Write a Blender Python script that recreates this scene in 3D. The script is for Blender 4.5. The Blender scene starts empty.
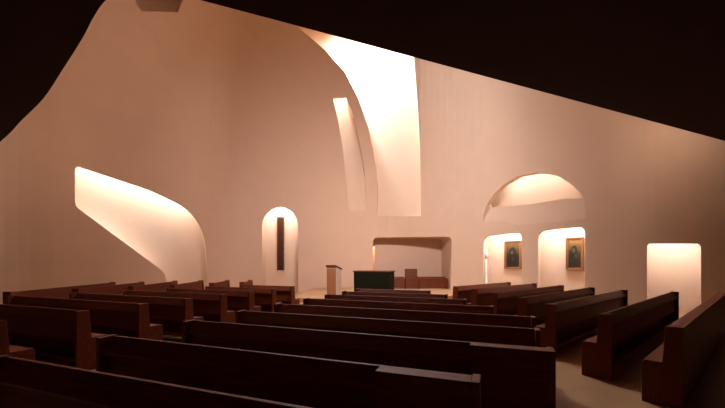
import bpy, bmesh, math, random
from mathutils import Vector, Matrix
random.seed(4)
C = bpy.context.scene.collection
sc = bpy.context.scene

# ------------------------------------------------------------------ camera, world, lights, exposure
F = 350.0; HX = 362.5; HY = 262.0; EYE = 1.59          # focal length in pixels, horizon, eye height
cam_d = bpy.data.cameras.new('camera'); cam = bpy.data.objects.new('camera', cam_d); C.objects.link(cam)
cam_d.sensor_width = 36; cam_d.lens = F / 725 * 36; cam_d.shift_y = (HY - 204) / 725
cam_d.clip_start = 0.05
cam.location = (0, 0, EYE); cam.rotation_euler = (math.pi / 2, 0, 0)
sc.camera = cam
w = bpy.data.worlds.new('world'); sc.world = w; w.use_nodes = True
w.node_tree.nodes['Background'].inputs[0].default_value = (1, .75, .55, 1)
w.node_tree.nodes['Background'].inputs[1].default_value = 0.0
sc.view_settings.view_transform = 'Standard'; sc.view_settings.look = 'None'
sc.view_settings.gamma = 1; sc.view_settings.exposure = -0.38
sc.view_settings.use_curve_mapping = False
sc.cycles.max_bounces = 6; sc.cycles.diffuse_bounces = 4; sc.cycles.use_denoising = True
sc.cycles.sample_clamp_indirect = 4

WARM = (1.0, .70, .47)
def area(name, loc, direction, sx, sy, power, color=WARM, spread=180):
    d = bpy.data.lights.new(name, 'AREA'); d.shape = 'RECTANGLE'; d.size = sx; d.size_y = sy
    d.energy = power; d.color = color; d.spread = math.radians(spread)
    o = bpy.data.objects.new(name, d); C.objects.link(o); o.location = loc
    o.rotation_euler = Vector(direction).to_track_quat('-Z', 'Y').to_euler()
    return o
# unseen fill lights added above the low ceiling's edge to brighten the far wall
area('wall_fill_centre', (0.5, 7.0, 6.0), (-.02, .96, -.30), 3.0, .5, 385, (1, .84, .82), 108)
area('wall_fill_left', (-8.3, 8.7, 5.7), (-.9, .30, -.6), 1.2, .4, 28, (1, .70, .48), 140)
area('wall_fill_right', (7.9, 8.75, 5.8), (.75, .5, -.45), 1.0, .4, 22, (1, .76, .60), 160)
area('skylight_shaft', (0.55, 18.5, 15.4), (0, -.05, -1), 4.2, 1.4, 980, (.86, .93, 1), 130)

# ------------------------------------------------------------------ materials
def mat(name, col, rough=.6, var=.0, scale=4, bump=0, spec=.4, stretch=(1, 1, 1), wave=False):
    m = bpy.data.materials.new(name); m.use_nodes = True; nt = m.node_tree; b = nt.nodes['Principled BSDF']
    b.inputs['Base Color'].default_value = (*col, 1); b.inputs['Roughness'].default_value = rough
    b.inputs['Specular IOR Level'].default_value = spec
    tc = nt.nodes.new('ShaderNodeTexCoord'); mp = nt.nodes.new('ShaderNodeMapping'); mp.inputs['Scale'].default_value = stretch
    nt.links.new(tc.outputs['Object'], mp.inputs[0])
    n = nt.nodes.new('ShaderNodeTexNoise'); n.inputs['Scale'].default_value = scale; n.inputs['Detail'].default_value = 5
    nt.links.new(mp.outputs[0], n.inputs['Vector'])
    if var:
        r = nt.nodes.new('ShaderNodeValToRGB')
        r.color_ramp.elements[0].position = .3; r.color_ramp.elements[1].position = .7
        r.color_ramp.elements[0].color = (*[c * (1 - var) for c in col], 1)
        r.color_ramp.elements[1].color = (*[min(1, c * (1 + var)) for c in col], 1)
        nt.links.new(n.outputs['Fac'], r.inputs[0]); nt.links.new(r.outputs[0], b.inputs['Base Color'])
    if bump:
        bp = nt.nodes.new('ShaderNodeBump'); bp.inputs['Strength'].default_value = bump; bp.inputs['Distance'].default_value = .02
        nt.links.new(n.outputs['Fac'], bp.inputs['Height']); nt.links.new(bp.outputs[0], b.inputs['Normal'])
    return m
M_plaster = mat('plaster', (.71, .515, .385), .85, .02, 1.5, .05, .2)
M_ceil_shade = mat('shaded_ceiling', (.030, .008, .004), .8, .1, 2, 0, .1)  # near-black puts the shade of unlit plaster into the colour
M_floor = mat('stone_floor', (.44, .24, .12), .45, .08, 3, .02, .4)
M_wood = mat('dark_pew_wood', (.15, .034, .014), .55, .28, 9, .05, .16, (.35, 4, 4))
M_wood2 = mat('brown_bench_wood', (.15, .036, .012), .5, .2, 8, .04, .3, (.4, 3, 3))
M_wood3 = mat('panel_wood', (.05, .015, .006), .5, .3, 8, .05, .3, (4, 4, .4))
M_lect = mat('lectern_stone', (.62, .50, .40), .6, .05, 5, .02)
M_lect_shade = mat('lectern_front_shade', (.34, .155, .07), .6, .08, 6, .02)  # tan holds the shade on the cream lectern's front face
M_green = mat('green_altar_cloth', (.008, .010, .0045), .8, .2, 10, .03, .1)
M_gold = mat('gilded_frame', (.20, .075, .022), .4, .25, 20, .1, .5)
M_cream = mat('cream_post', (.66, .56, .46), .6, .03, 6)

def canvas_mat(name, blobs, top, base):
    m = bpy.data.materials.new(name); m.use_nodes = True; nt = m.node_tree; b = nt.nodes['Principled BSDF']
    b.inputs['Roughness'].default_value = .5
    top = tuple(c*.35 for c in top); base = tuple(c*.3 for c in base); blobs = [(*q[:4], tuple(c*.3 for c in q[4])) for q in blobs]
    tc = nt.nodes.new('ShaderNodeTexCoord'); sp = nt.nodes.new('ShaderNodeSeparateXYZ')
    nt.links.new(tc.outputs['Generated'], sp.inputs[0])
    r = nt.nodes.new('ShaderNodeValToRGB'); r.color_ramp.elements[0].color = (*base, 1); r.color_ramp.elements[1].color = (*top, 1)
    r.color_ramp.elements[0].position = .45; r.color_ramp.elements[1].position = 1
    n = nt.nodes.new('ShaderNodeTexNoise'); n.inputs['Scale'].default_value = 6; nt.links.new(tc.outputs['Generated'], n.inputs['Vector'])
    ad = nt.nodes.new('ShaderNodeMath'); ad.operation = 'MULTIPLY_ADD'; ad.inputs[1].default_value = .35
    nt.links.new(n.outputs['Fac'], ad.inputs[0]); 
    sb = nt.nodes.new('ShaderNodeMath'); sb.operation = 'SUBTRACT'; sb.inputs[1].default_value = .17
    nt.links.new(sp.outputs['Z'], sb.inputs[0]); nt.links.new(sb.outputs[0], ad.inputs[2]); nt.links.new(ad.outputs[0], r.inputs[0])
    cur = r.outputs[0]
    for (cx, cz, rx, rz, col) in blobs:
        def mth(op, a, bb):
            q = nt.nodes.new('ShaderNodeMath'); q.operation = op
            for i, v in enumerate((a, bb)):
                if isinstance(v, (int, float)): q.inputs[i].default_value = v
                else: nt.links.new(v, q.inputs[i])
            return q.outputs[0]
        dx = mth('DIVIDE', mth('SUBTRACT', sp.outputs['X'], cx), rx); dz = mth('DIVIDE', mth('SUBTRACT', sp.outputs['Z'], cz), rz)
        d2 = mth('ADD', mth('MULTIPLY', dx, dx), mth('MULTIPLY', dz, dz))
        d3 = mth('ADD', d2, mth('MULTIPLY', mth('SUBTRACT', n.outputs['Fac'], .5), .9))
        k = nt.nodes.new('ShaderNodeValToRGB'); k.color_ramp.elements[0].position = .75; k.color_ramp.elements[1].position = 1
        k.color_ramp.elements[0].color = (1, 1, 1, 1); k.color_ramp.elements[1].color = (0, 0, 0, 1)
        nt.links.new(d3, k.inputs[0])
        mx = nt.nodes.new('ShaderNodeMix'); mx.data_type = 'RGBA'
        nt.links.new(k.outputs[0], mx.inputs[0]); nt.links.new(cur, mx.inputs[6]); mx.inputs[7].default_value = (*col, 1)
        cur = mx.outputs[2]
    nt.links.new(cur, b.inputs['Base Color'])
    return m

# ------------------------------------------------------------------ helpers
def finish(name, bm, m, parent=None, bevel=0, smooth=False):
    bmesh.ops.recalc_face_normals(bm, faces=bm.faces)
    me = bpy.data.meshes.new(name); bm.to_mesh(me); bm.free()
    me.materials.append(m)
    o = bpy.data.objects.new(name, me); C.objects.link(o)
    if parent: o.parent = parent
    if bevel:
        b = o.modifiers.new('bevel', 'BEVEL'); b.width = bevel; b.segments = 2; b.limit_method = 'ANGLE'
    if smooth:
        for p in me.polygons: p.use_smooth = True
    return o
def box(bm, x0, x1, y0, y1, z0, z1):
    v = [bm.verts.new(p) for p in ((x0,y0,z0),(x1,y0,z0),(x1,y1,z0),(x0,y1,z0),(x0,y0,z1),(x1,y0,z1),(x1,y1,z1),(x0,y1,z1))]
    for f in ((0,3,2,1),(4,5,6,7),(0,1,5,4),(1,2,6,5),(2,3,7,6),(3,0,4,7)): bm.faces.new([v[i] for i in f])
def prism_x(bm, prof, x0, x1):                           # (y, z) profile swept along x
    a = [bm.verts.new((x0, y, z)) for y, z in prof]; b = [bm.verts.new((x1, y, z)) for y, z in prof]
    bm.faces.new(a); bm.faces.new(b[::-1]); n = len(prof)
    for i in range(n): bm.faces.new((a[i], b[i], b[(i+1) % n], a[(i+1) % n]))
def prism_z(bm, poly, z0, z1):
    a = [bm.verts.new((x, y, z0)) for x, y in poly]; b = [bm.verts.new((x, y, z1)) for x, y in poly]
    bm.faces.new(a); bm.faces.new(b[::-1]); n = len(poly)
    for i in range(n): bm.faces.new((a[i], b[i], b[(i+1) % n], a[(i+1) % n]))
def lathe(bm, prof, cx=0, cy=0, seg=20):
    rings = [[bm.verts.new((cx + r*math.cos(2*math.pi*k/seg), cy + r*math.sin(2*math.pi*k/seg), z)) for k in range(seg)] for r, z in prof]
    for a, b in zip(rings, rings[1:]):
        for k in range(seg): bm.faces.new((a[k], a[(k+1) % seg], b[(k+1) % seg], b[k]))
    bm.faces.new(rings[0]); bm.faces.new(rings[-1][::-1])
def thing(name, label, cat, loc, rz=0, group=None):
    o = bpy.data.objects.new(name, None); C.objects.link(o); o.location = loc; o.rotation_euler = (0, 0, rz)
    o.empty_display_size = .2; o['label'] = label; o['category'] = cat
    if group: o['group'] = group
    return o
def struct(name, bm, m, bevel=0):
    o = finish(name, bm, m, None, bevel); o['kind'] = 'structure'; return o

# ------------------------------------------------------------------ wall plan (one continuous curving plaster wall)
ctrl = [(-15,-6),(-14.9,0),(-14.4,4.5),(-13.6,8.6),(-12.2,11.4),(-10.9,12.8),(-9.6,14.2),(-8.3,15.6),(-7.1,16.85),(-5.9,17.4),(-3.5,17.6),(-1,17.6),(1.6,17.5),(3.4,16.9),
        (5.0,15.7),(6.5,13.7),(8.0,11.7),(9.05,10.45),(10.3,9.6),(12.5,8.8),(14.4,7.2),(15,4),(15,0),(15,-6)]
def catmull(P, n=6):
    out = []
    for i in range(len(P) - 1):
        p0 = Vector(P[max(i-1, 0)]); p1 = Vector(P[i]); p2 = Vector(P[i+1]); p3 = Vector(P[min(i+2, len(P)-1)])
        for k in range(n):
            t = k / n
            out.append(.5*((2*p1) + (p2-p0)*t + (2*p0-5*p1+4*p2-p3)*t*t + (3*p1-p0-3*p2+p3)*t**3))
    out.append(Vector(P[-1])); return out
plan = catmull(ctrl)
THICK = 3.0; ROOF = 17.5
def nrm(i):
    a = plan[max(i-1, 0)]; b = plan[min(i+1, len(plan)-1)]; d = (b - a).normalized(); return Vector((-d.y, d.x))
outer = [p + nrm(i) * THICK for i, p in enumerate(plan)]
def hit(px, off=0.0):                                    # where the sight line of column px meets the wall plan, and the outward normal
    s = (px - HX) / F
    for i in range(len(plan)-1):
        a, b = plan[i] + nrm(i)*off, plan[i+1] + nrm(i+1)*off
        if a.y < 2 and b.y < 2: continue
        fa, fb = a.x - s*a.y, b.x - s*b.y
        if fa <= 0 <= fb or fb <= 0 <= fa:
            t = fa / (fa - fb) if fa != fb else 0
            return a.lerp(b, t), nrm(i).lerp(nrm(i+1), t).normalized()
    raise ValueError(px)
def on_wall(px, py, off=0.0):
    p, n = hit(px, off); return Vector((p.x, p.y, EYE + (HY - py) * p.y / F))

def round_poly(pts, r):                                  # pts: (x, y[, radius])
    out = []; n = len(pts)
    for i in range(n):
        p = Vector(pts[i][:2]); rr = pts[i][2] if len(pts[i]) > 2 else r
        a = Vector(pts[i-1][:2]); b = Vector(pts[(i+1) % n][:2])
        if rr <= 0: out.append(p); continue
        da = (a - p); db = (b - p); rr = min(rr, da.length*.48, db.length*.48)
        s = p + da.normalized()*rr; e = p + db.normalized()*rr
        for k in range(5):
            t = k/4; out.append((s*(1-t)**2) + (p*2*t*(1-t)) + (e*t*t))
    return out
def dens(pts, step=12):
    out = []; n = len(pts)
    for i in range(n):
        a = pts[i]; b = pts[(i+1) % n]; k = max(1, int((b-a).length/step))
        for j in range(k): out.append(a.lerp(b, j/k))
    return out
cutters = []
def grow(pts, k=1.025):
    c = sum(pts, Vector((0, 0)))/len(pts); return [c + (p - c)*k for p in pts]
def cutter(pxpts, front, depth, direction=None, raise_z=0):
    """solid from `front` to `depth` (number or function of the 3D point) along the wall's outward direction"""
    P3 = [on_wall(p[0], p[1]) for p in pxpts]
    zs = [p.z for p in P3]; zm = .5*(min(zs) + max(zs))
    if direction is None:
        mid = sum((p[0] for p in pxpts))/len(pxpts); n = hit(mid)[1]; direction = Vector((n.x, n.y, 0))
    bm = bmesh.new()
    fa = []; ba = []
    for p in P3:
        q = p + Vector((0, 0, raise_z if p.z > zm else 0)); d = depth(p) if callable(depth) else depth
        fa.append(bm.verts.new(q + direction*front)); ba.append(bm.verts.new(q + direction*d))
    n = len(fa)
    bmesh.ops.triangle_fill(bm, edges=[bm.edges.new((fa[i], fa[(i+1) % n])) for i in range(n)], use_beauty=True)
    eb = [bm.edges.new((ba[i], ba[(i+1) % n])) for i in range(n)]
    bmesh.ops.triangle_fill(bm, edges=eb, use_beauty=True)
    for i in range(n): bm.faces.new((fa[i], ba[i], ba[(i+1) % n], fa[(i+1) % n]))
    bmesh.ops.recalc_face_normals(bm, faces=bm.faces)
    me = bpy.data.meshes.new('cut'); bm.to_mesh(me); bm.free()
    o = bpy.data.objects.new('cut', me); C.objects.link(o); cutters.append(o)
    return direction
def strip(name, pxs, direction, depth, up, power, width=.25, color=(.92, .97, 1), tilt=0.0, sgn=1):
    P = [on_wall(*p) + direction*depth + Vector((0, 0, up)) for p in pxs]
    tot = sum((b-a).length for a, b in zip(P, P[1:]))
    for a, b in zip(P, P[1:]):
        L = (b-a).length; d = bpy.data.lights.new(name, 'AREA'); d.shape = 'RECTANGLE'; d.size = L*.96; d.size_y = width
        d.energy = 1.22*power*L/tot; d.color = color
        o = bpy.data.objects.new(name, d); C.objects.link(o); o.location = (a+b)/2
        x = (b-a).normalized(); z = (Vector((0, 0, sgn)) - direction*tilt); z = (z - x*z.dot(x)).normalized(); y = z.cross(x)
        o.matrix_world = Matrix.Translation((a+b)/2) @ Matrix((x, y, z)).transposed().to_4x4()

# --- sloping window recess on the left
V = Vector
poly_l = dens(round_poly([(75,165,6),(150,190,10),(188,208,18),(204,232,16),(208,280,0),(209.5,298,0),(167,298,0),(165.5,273,6),(75,206,5)], 0), 14)
pm, nm = hit(150); d = (V((nm.x, nm.y, 0)) + V((pm.x, pm.y, 0)).normalized()).normalized()
cutter(poly_l, -.6, .14, d); 
chamber = dens([V(p) for p in [(64,150),(150,168),(190,186),(216,215),(218,299),(120,299),(85,262),(58,225)]], 14)
cutter(chamber, .11, 1.0, d, 1.0)
#
strip('hidden_recess_light', [(74,165),(120,180),(150,188),(180,200),(205,216)], d, .35, .95, 185, .4, tilt=.45)
strip('hidden_recess_light', [(66,222),(104,254),(138,282)], d, .42, 0, 50, .25, tilt=.3, sgn=-1)  # second unseen light, added to brighten the lower part of the recess
# --- arched niche with the tall wooden panel
arch = [(262,296),(262,226)] + [(280 - 18*math.cos(math.pi*k/12), 226 - 19*math.sin(math.pi*k/12)) for k in range(1, 12)] + [(298,226),(298,296)]
pan = dens([V(p) for p in arch], 18)
d_bar = cutter(pan, -.6, .14); cutter(grow(pan, 1.04), .10, 1.0, d_bar, .8)
strip('hidden_recess_light', [(267,214),(280,207.5),(293,214)], d_bar, .34, .7, 80, .3, tilt=.45)
# --- light shaft over the altar
def taper(y0, y1, dmax, xref):
    z0 = on_wall(xref, y0).z; z1 = on_wall(xref, y1).z
    return lambda p: max(.0, min(1, (p.z - z0)/(z1 - z0)))**1.2*dmax - .02
shaft = dens([V(p) for p in [(262,-38),(298,27),(325,50),(345,72),(359,100),(369,130),(375,160),(377.5,190),(377,216),(421,216),(420.5,190),(420,150),(418,110),(414,57),(409,0),(406,-38)]], 14)
def lean(xref, y0, y1, dmax, bow=0):
    """depth function: a flat back surface leaning away from the wall, zero deep at row y0 and dmax at row y1"""
    p, n = hit(xref); dr = V((n.x, n.y, 0)); h = V((-n.y, n.x, 0))
    P0 = on_wall(xref, y0); P1 = on_wall(xref, y1) + dr*dmax; N = h.cross(P1 - P0)
    return dr, (lambda q: (P0 - q).dot(N)/dr.dot(N))
dr, fn = lean(392, 216, 40, 1.7)
cutter(shaft, -.7, fn, dr)
# --- narrow leaf-shaped slit beside the shaft
slit_d, fn = lean(350, 211, 98, .75)
leaf = dens([V(p) for p in [(333,98),(346,97),(353,115),(360,145),(365,175),(366.5,214),(348,214),(346,180),(343,150),(338,120)]], 14)
cutter(leaf, -.6, fn, slit_d)
leaf_up = dens([V(p) for p in [(320,20),(342,20),(346.5,98),(353.5,115),(360.5,145),(364.8,168),(345.2,168),(342.5,150),(337.5,120),(332.5,98)]], 14)
cutter(leaf_up, .12, fn, slit_d)
strip('slit_lamp', [(324,26),(340,26)], slit_d, .75, .0, 1500, .6, tilt=0)
# --- big arch over the two picture niches
lft = [(484,214),(487,204),(494,194),(504,184),(518,176),(536,172.5)]
rgt = [(548,173.5),(560,177),(571,184),(579,191),(583,198),(585,206)]
arc = dens([V(p) for p in lft + rgt + [(586,222),(483,226)]], 9)
d_arc, fn = lean(536, 224, 176, .18)
cutter(arc, -.5, fn, d_arc)
arc2 = dens([V(p) for p in lft[1:] + rgt[:-1] + [(562,198.5),(530,204),(489,207.5)]], 9)
cutter(arc2, -.1, .34, d_arc); arc2b = [V((p.x - 12*max(0, (540 - p.x)/50), p.y)) for p in grow(arc2, 1.03)]; cutter(arc2b, .30, 1.1, d_arc, .75)
strip('arch_lamp', [(492,196),(504,184),(518,176),(536,172.5),(548,173.5),(560,177),(571,184)], d_arc, .5, .6, 48, .3, tilt=.3)
# --- picture niches and the doorway
n1 = dens(round_poly([(483.5,300,0),(483.5,236.5,6),(522,232.5,7),(522,304,0)], 0), 14)
d1 = cutter(n1, -.5, .16); n1b = [V((p.x - (9 if p.x < 500 else -1), p.y + (-1 if p.y < 262 else 1))) for p in n1]; cutter(n1b, .12, 1.0, d1, 0.7999999999999999); strip('niche_lamp', [(487,235.5),(519,232.5)], d1, .34, .7, 105, .3, tilt=.45)
n2 = dens(round_poly([(538,304,0),(538,231,7),(585,226.5,8),(585,308,0)], 0), 14)
d2 = cutter(n2, -.5, .16); n2b = [V((p.x - (10 if p.x < 560 else -1), p.y + (-1 if p.y < 262 else 1))) for p in n2]; cutter(n2b, .12, 1.0, d2, 0.7999999999999999); strip('niche_lamp', [(542,230),(582,227)], d2, .34, .7, 112, .3, tilt=.45)
n3 = dens(round_poly([(647,314.9,0),(647,243.5,4),(701,243.5,5),(701,318.4,0)], 0), 14)
d3 = cutter(n3, -.5, .16); cutter(grow(n3, 1.05), .12, 1.3, d3, 0.6799999999999999); strip('doorway_lamp', [(650,243.5),(698,243.5)], d3, .36, .6, 44, .3, tilt=.45)
# --- altar alcove: straight back wall
n4 = dens(round_poly([(373,291,0),(373,237.5,5),(452,236.5,6),(452,292.5,0)], 0), 12)
cutter(n4, -.7, lambda p: 18.6 - p.y, V((0, 1, 0)))
# light slot on the alcove's left side
sl = on_wall(373, 262)
bm = bmesh.new(); box(bm, sl.x - .03, sl.x + .13, 18.4, 18.9, .31, 2.42)
me = bpy.data.meshes.new('cut'); bmesh.ops.recalc_face_normals(bm, faces=bm.faces); bm.to_mesh(me); bm.free()
o = bpy.data.objects.new('cut', me); C.objects.link(o); cutters.append(o)
bm = bmesh.new(); box(bm, sl.x - .6, sl.x + .35, 18.8, 19.3, .29, 2.9)
me = bpy.data.meshes.new('cut'); bmesh.ops.recalc_face_normals(bm, faces=bm.faces); bm.to_mesh(me); bm.free()
o = bpy.data.objects.new('cut', me); C.objects.link(o); cutters.append(o)
area('alcove_slot_lamp', (sl.x - .1, 19.05, 2.85), (0, 0, -1), .8, .4, 30)
# --- hollow added high on the left to darken that bit of wall
hol = dens([V(p) for p in [(132,-8),(136,3),(142,11),(178,12),(186,-8)]], 12)
cutter(hol, -.5, .7)

# the wall solid itself
bm = bmesh.new(); n = len(plan)
ring = plan + outer[::-1]
prism_z(bm, [(p.x, p.y) for p in ring], -.3, ROOF)
bmesh.ops.triangulate(bm, faces=bm.faces)
wall = struct('wall_back', bm, M_plaster)
for c in cutters:
    m_ = wall.modifiers.new('b', 'BOOLEAN'); m_.operation = 'DIFFERENCE'; m_.solver = 'EXACT'; m_.object = c
dg = bpy.context.evaluated_depsgraph_get(); dg.update()
me = bpy.data.meshes.new_from_object(wall.evaluated_get(dg)); wall.modifiers.clear(); wall.data = me
me.materials.clear(); me.materials.append(M_plaster)
for c in cutters: bpy.data.objects.remove(c, do_unlink=True)

# front wall behind the camera, floor, roof
bm = bmesh.new(); box(bm, -17.5, 17.5, -6.3, -6.0, -.3, ROOF); struct('wall_front', bm, M_plaster)
bm = bmesh.new(); box(bm, -18, 18, -6.5, 21, -.3, 0); struct('floor', bm, M_floor)
bm = bmesh.new(); box(bm, -18, 18, -6.5, 21, ROOF, ROOF + .3); struct('ceiling', bm, M_plaster)

# low ceiling, shade put into its colour, with its curved edge: everything towards the camera side of this edge
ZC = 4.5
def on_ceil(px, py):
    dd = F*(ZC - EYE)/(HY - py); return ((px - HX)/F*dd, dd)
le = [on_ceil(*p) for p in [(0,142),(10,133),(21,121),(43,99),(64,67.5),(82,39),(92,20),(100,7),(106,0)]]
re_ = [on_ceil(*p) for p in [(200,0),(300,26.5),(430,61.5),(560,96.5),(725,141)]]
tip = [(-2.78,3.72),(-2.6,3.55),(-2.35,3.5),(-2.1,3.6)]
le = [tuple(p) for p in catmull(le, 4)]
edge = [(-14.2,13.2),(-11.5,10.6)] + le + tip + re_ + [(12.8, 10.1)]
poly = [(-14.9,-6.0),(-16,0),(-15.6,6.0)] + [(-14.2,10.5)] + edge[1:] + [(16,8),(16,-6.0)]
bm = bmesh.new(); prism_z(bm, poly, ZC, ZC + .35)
bmesh.ops.triangulate(bm, faces=bm.faces); struct('ceiling_low', bm, M_ceil_shade)
# wall of the tall volume standing on that edge
def ribbon(pts, t, z0, z1, name):
    bm = bmesh.new(); pts = [V(p) for p in pts]; off = []
    for i, p in enumerate(pts):
        dd = (pts[min(i+1, len(pts)-1)] - pts[max(i-1, 0)]).normalized(); off.append(p + V((dd.y, -dd.x))*t)
    prism_z(bm, [(p.x, p.y) for p in pts + off[::-1]], z0, z1); bmesh.ops.triangulate(bm, faces=bm.faces)
    struct(name, bm, M_plaster)
ribbon([(x, y) for x, y in edge[1:-1]], .15, ZC + .35, ROOF, 'wall_upper')

# altar platform, two steps
bm = bmesh.new(); prism_z(bm, [(-2.9,17.0),(-2.9,12.2),(2.2,11.5),(4.5,13.9),(4.9,15.2),(3.6,16.6),(1.8,17.3),(-1,17.4)], 0, .15); struct('floor_step', bm, M_floor, .01)
bm = bmesh.new(); prism_z(bm, [(-2.5,17.1),(-2.5,12.6),(2.0,11.95),(4.05,14.1),(4.5,15.3),(4.45,16.1),(4.3,18.6),(.5,18.6),(.5,17.6),(-1,17.5)], .15, .3); struct('floor_platform', bm, M_floor, .01)

# ------------------------------------------------------------------ pews
def pew(loc, ang, L, label, group, block=0, closed=False, F_=.30, B_=-.15):
    """local x along the row, y towards the altar; the top rail lies at y = 0"""
    t = thing('church_pew', label, 'pew', (loc[0], loc[1], 0), ang, group)
    for x0 in (0, L - .05):
        bm = bmesh.new()
        prism_x(bm, [(B_,0),(F_,0),(F_,.45),(F_-.02,.48),(.05,.48),(.02,.885),(B_,.885)], x0, x0 + .05)
        finish('end_panel', bm, M_wood, t, .006)
    a, b = .05, L - .05
    bm = bmesh.new(); prism_x(bm, [(-.06,.42),(F_-.01,.435),(F_,.45),(F_-.01,.475),(-.06,.46)], a, b); finish('seat', bm, M_wood, t, .005)
    bm = bmesh.new(); box(bm, a, b, F_-.08, F_-.05, .05, .432); finish('seat_front', bm, M_wood, t)
    bm = bmesh.new(); prism_x(bm, [(-.065,.46),(-.035,.46),(.0,.78),(-.03,.78)], a, b); finish('backrest', bm, M_wood, t)
    bm = bmesh.new(); prism_x(bm, [(.0,.735),(.018,.875),(-.012,.875),(-.115,.745),(-.105,.72)], a, b); finish('top_rail', bm, M_wood, t, .004)
    if closed:
        bm = bmesh.new(); box(bm, a, b, B_+.003, B_+.03, .02, .875); finish('rear_panel', bm, M_wood, t)
        bm = bmesh.new(); box(bm, a, b, B_+.003, -.013, .862, .882); finish('top_cap', bm, M_wood, t, .003)
    else:
        bm = bmesh.new(); prism_x(bm, [(B_+.01,.16),(.08,.17),(.08,.20),(B_+.01,.20)], a, b); finish('kneeler', bm, M_wood, t, .004)
    if block:
        bm = bmesh.new(); prism_x(bm, [(-.147,.22),(-.118,.22),(-.118,.74),(-.013,.876),(-.013,.882),(-.147,.882)], b - block, b); finish('end_cabinet', bm, M_wood, t, .004)
    return t
def meet(px, n, nv):                                     # point of row line n (along normal nv) on the sight line px
    s = (px - HX)/F; y = n/(nv[0]*s + nv[1]); return V((s*y, y))
ORD = ['nearest', 'second', 'third', 'fourth', 'fifth', 'sixth', 'seventh', 'eighth', 'ninth']
# centre block
nv = (.36, .933); xd = V((.933, -.36)); ny = V(nv); angc = math.atan2(-.36, .933)
nC = [1.42, 2.22, 3.18, 4.09, 5.0, 5.95, 6.85, 7.75, 8.65]
rpx = [None, 480, 556, 541, 536, 493.5, 466, 447, 429.5]
for i, nn in enumerate(nC):
    nn -= .07; a = -3.5; b = -.6 if i == 0 else (meet(rpx[i], nn, nv) - ny*nn).dot(xd)
    p = xd*a + ny*(nn + .15)
    lab = ['long dark pew in the bottom left corner, nearest the camera, only its top in view',
           'dark centre pew with a thick lit block at its right end, at the bottom edge',
           'dark centre pew whose wide black end cabinet stands beside the bare aisle floor',
           'dark centre pew just in front of the one with the black cabinet beside the aisle'][i] if i < 4 else \
          'dark centre pew, %s' % ['fifth row counted from the camera', 'sixth row counted from the camera', 'third row from the altar', 'second row from the altar', 'front row facing the altar'][i-4]
    pew(p, angc, b - a, lab, 'centre block of pews', .6 if i in (1, 2) else 0)
# left-hand block, same direction, across the aisle
for i in range(8):
    nn = 2.40 + .928*i; b = -5.58
    a = [-9.6, -9.6, -9.5, -9.1, -8.7, -8.3, -7.9, -7.45][i]
    p = xd*a + ny*nn
    lab = 'dark pew left of the aisle, ' + ['nearest row, mostly cut off by the left picture edge', 'second row, its broad red end panel facing the aisle',
          'third row from the camera', 'fourth row from the camera', 'fourth row from the front', 'third row from the front', 'second row from the front', 'front row with open space before the arched niche'][i]
    pew(p, angc, b - a, lab, 'pews left of the aisle')
# far left block, facing right
nw = (.995, .1); xw = V((.1, -.995)); angw = math.atan2(-.995, .1)
for i, (nn, px, y1) in enumerate([(-7.5,115,8.3),(-6.6,144,9.3),(-5.7,177,10.3),(-4.8,203,11.0),(-3.85,229,11.9),(-2.95,252,12.4)]):
    p = meet(px, nn, nw); L = (p.y - y1)/.995
    lab = 'brown-topped sideways pew by the left wall, ' + ['longest and leftmost of them', 'second from the left', 'under the lower corner of the sloping window', 'beneath the bright base of the window',
           'between the sloping window and the arched niche', 'rightmost, closest to the arched niche'][i]
    pew(p, angw, L, lab, 'sideways pews along the left wall')
# right-hand block, facing left
nr = (-.656, .755); xr = V((.755, .656)); angr = math.atan2(.656, .755)
R = [(.57,684,None),(1.34,612,679),(2.27,556,628),(3.1,526,595),(4.0,497,564),(4.95,477,537),(5.85,457.5,511)]
for i, (nn, p0, p1) in enumerate(R):
    a = meet(p0, nn, nr); L = 6.4 if p1 is None else (meet(p1, nn, nr) - a).length
    lab = 'right-hand pew turned left, ' + ['nearest, plain closed back running off the right edge', 'second, before the lit doorway', 'third from the camera',
           'middle row of the block', 'fifth from the camera', 'second from the altar', 'front row, closest to the alcove bench'][i]
    pew(a + V(nr)*.13, angr, L, lab, 'right-hand pews facing left', 0, i == 0, .23, -.13)

# ------------------------------------------------------------------ altar and lectern
t = thing('altar', 'low dark green block altar on the platform before the alcove', 'altar', (-.37, 13.0, .3), angc)
bm = bmesh.new(); prism_x(bm, [(.03,0),(.76,0),(.78,.93),(.01,.93)], .04, 1.39); finish('altar_body', bm, M_green, t, .01)
bm = bmesh.new(); box(bm, 0, 1.43, 0, .79, .93, .965); finish('altar_top', bm, M_wood, t, .006)
bm = bmesh.new(); box(bm, .08, 1.35, .06, .73, 0, .05); finish('plinth', bm, M_green, t)
t = thing('lectern', 'pale box lectern with a dark sloping reading top, left of the altar', 'lectern', (-1.286, 12.5, .3), angc)
bm = bmesh.new(); prism_x(bm, [(0,0),(.42,0),(.42,1.02),(0,1.12)], 0, .394); finish('body', bm, M_lect, t, .006)
bm = bmesh.new(); box(bm, .02, .374, -.012, 0, .03, 1.06); finish('front_panel', bm, M_lect_shade, t, .003)  # thin slab carrying the front face's shade as its colour
bm = bmesh.new(); prism_x(bm, [(-.03,1.125),(.45,1.015),(.45,1.05),(-.03,1.165)], -.02, .42); finish('reading_top', bm, M_wood, t, .004)
bm = bmesh.new(); box(bm, 0, .394, -.05, -.03, 1.12, 1.18); finish('book_stop', bm, M_wood, t, .003)

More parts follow.
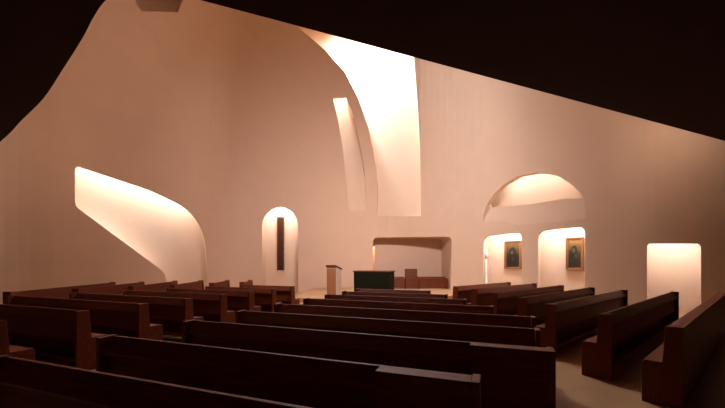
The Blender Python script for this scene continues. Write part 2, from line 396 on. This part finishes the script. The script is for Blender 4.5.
# ------------------------------------------------------------------ alcove bench and presiding chair
def bench(x0, x1, lab):
    t = thing('wooden_bench', lab, 'bench', (x0, 16.95, .3), 0, 'benches in the altar alcove')
    L = x1 - x0
    bm = bmesh.new(); box(bm, 0, L, 0, .5, .44, .50); finish('seat', bm, M_wood2, t, .006)
    bm = bmesh.new(); box(bm, .05, L-.05, .04, .07, .04, .44); finish('front_panel', bm, M_wood2, t)
    for x in (0, L-.05):
        bm = bmesh.new(); box(bm, x, x+.05, 0, .5, 0, .44); finish('end_panel', bm, M_wood2, t, .004)
    bm = bmesh.new(); prism_x(bm, [(.46,.50),(.50,.50),(.50,.56),(.47,.56)], 0, L); finish('backrest', bm, M_wood2, t, .004)
bench(.98, 2.07, 'low brown bench in the alcove, left of the tall chair, partly behind the altar')
bench(2.75, 4.12, 'low brown bench in the alcove, right of the tall chair')
t = thing('presiding_chair', 'brown wooden chair with raised back between the two alcove benches', 'chair', (2.10, 16.9, .3))
bm = bmesh.new(); box(bm, .05, .57, .0, .5, .43, .49); finish('seat', bm, M_wood2, t, .006)
bm = bmesh.new(); prism_x(bm, [(.44,.49),(.49,.49),(.54,.95),(.49,.95)], .0, .62); finish('backrest', bm, M_wood2, t, .008)
bm = bmesh.new(); box(bm, .05, .57, .03, .06, .03, .43); finish('front_panel', bm, M_wood2, t)
for x in (0, .57):
    bm = bmesh.new(); prism_x(bm, [(0,0),(.5,0),(.5,.49),(.44,.6),(.02,.56),(0,.5)], x, x+.05); finish('side_panel', bm, M_wood2, t, .006)

# ------------------------------------------------------------------ wall pieces
def hang(px0, px1, py0, py1, n2d, plane_pt):
    """size and place of a flat piece on the plane through plane_pt with outward normal n2d"""
    def pt(px):
        s = (px - HX)/F; y = (plane_pt.dot(n2d))/(n2d.x*s + n2d.y); return V((s*y, y))
    a, b = pt(px0), pt(px1); m_ = (a+b)/2
    return a, (b-a).length, EYE + (HY-py1)*m_.y/F, EYE + (HY-py0)*m_.y/F, math.atan2((b-a).y, (b-a).x)
n2 = V((d_bar.x, d_bar.y)); a, W, z0, z1, rz = hang(277, 284, 217, 270, n2, hit(280)[0] + n2*.9)
t = thing('wooden_relief', 'tall narrow dark wooden panel hanging in the arched niche', 'wall panel', (a.x, a.y, z0), rz)
H_ = z1 - z0
bm = bmesh.new(); box(bm, 0, W, .02, .08, 0, H_); finish('backing_board', bm, M_wood3, t, .008)
for x0, x1 in ((0, .06), (W-.06, W)):
    bm = bmesh.new(); box(bm, x0, x1, -.02, .02, 0, H_); finish('side_strip', bm, M_wood2, t, .005)
bm = bmesh.new(); box(bm, .1, W-.1, 0, .02, .08, H_-.08); finish('inner_strip', bm, M_wood3, t, .004)

def picture(px0, px1, py0, py1, dv, pxn, lab, cm):
    n2 = V((dv.x, dv.y)); a, W, z0, z1, rz = hang(px0, px1, py0, py1, n2, hit(pxn)[0] + n2*.92)
    t = thing('framed_painting', lab, 'painting', (a.x, a.y, z0), rz, 'paintings in the wall niches'); H_ = z1-z0; k = .085
    bm = bmesh.new()
    o_ = [(0,0),(W,0),(W,H_),(0,H_)]; i_ = [(k,k),(W-k,k),(W-k,H_-k),(k,H_-k)]
    vo = [[bm.verts.new((x, y, z)) for x, z in o_] for y in (-.03, .05)]; vi = [[bm.verts.new((x, y, z)) for x, z in i_] for y in (-.01, .05)]
    for j in range(4):
        q = (j+1) % 4
        bm.faces.new((vo[0][j], vo[0][q], vi[0][q], vi[0][j])); bm.faces.new((vo[1][j], vo[1][q], vi[1][q], vi[1][j]))
        bm.faces.new((vo[0][j], vo[0][q], vo[1][q], vo[1][j])); bm.faces.new((vi[0][j], vi[0][q], vi[1][q], vi[1][j]))
    finish('frame', bm, M_gold, t, .004)
    bm = bmesh.new(); box(bm, k-.005, W-k+.005, .005, .03, k-.005, H_-k+.005); finish('canvas', bm, cm, t)
cm1 = canvas_mat('painting_of_dark_figure', [(.5,.42,.36,.42,(.02,.014,.008)),(.45,.60,.10,.08,(.30,.20,.10)),(.52,.34,.12,.10,(.12,.07,.03))], (.40,.20,.07), (.05,.035,.015))
cm2 = canvas_mat('painting_of_green_robed_figure', [(.45,.40,.36,.40,(.03,.035,.012)),(.42,.62,.13,.09,(.24,.17,.08)),(.60,.42,.12,.10,(.16,.12,.05)),(.3,.25,.2,.1,(.05,.06,.02))], (.60,.28,.08), (.08,.05,.02))
picture(504.5, 521, 241, 269, d1, 503, 'small dark framed painting in the left-hand of the two picture niches', cm1)
picture(566, 583.5, 237.5, 270, d2, 561, 'larger framed painting with orange glow in the right-hand picture niche', cm2)

# slender pale post with a rounded head in the left picture niche
n2 = V((d1.x, d1.y)); pp = hit(487.5)[0]; a = hang(486, 489.5, 250, 284, n2, hit(503)[0] + n2*.65)
t = thing('slender_post', 'slender pale post with rounded head in the left picture niche', 'post', (a[0].x, a[0].y, 0), 0)
bm = bmesh.new(); lathe(bm, [(.11,0),(.11,.05),(.05,.08),(.045,1.75)]); finish('stem', bm, M_cream, t, 0, True)
bm = bmesh.new(); lathe(bm, [(.05,1.75),(.09,1.80),(.11,1.90),(.09,2.0),(.03,2.06)]); finish('head', bm, M_cream, t, 0, True)
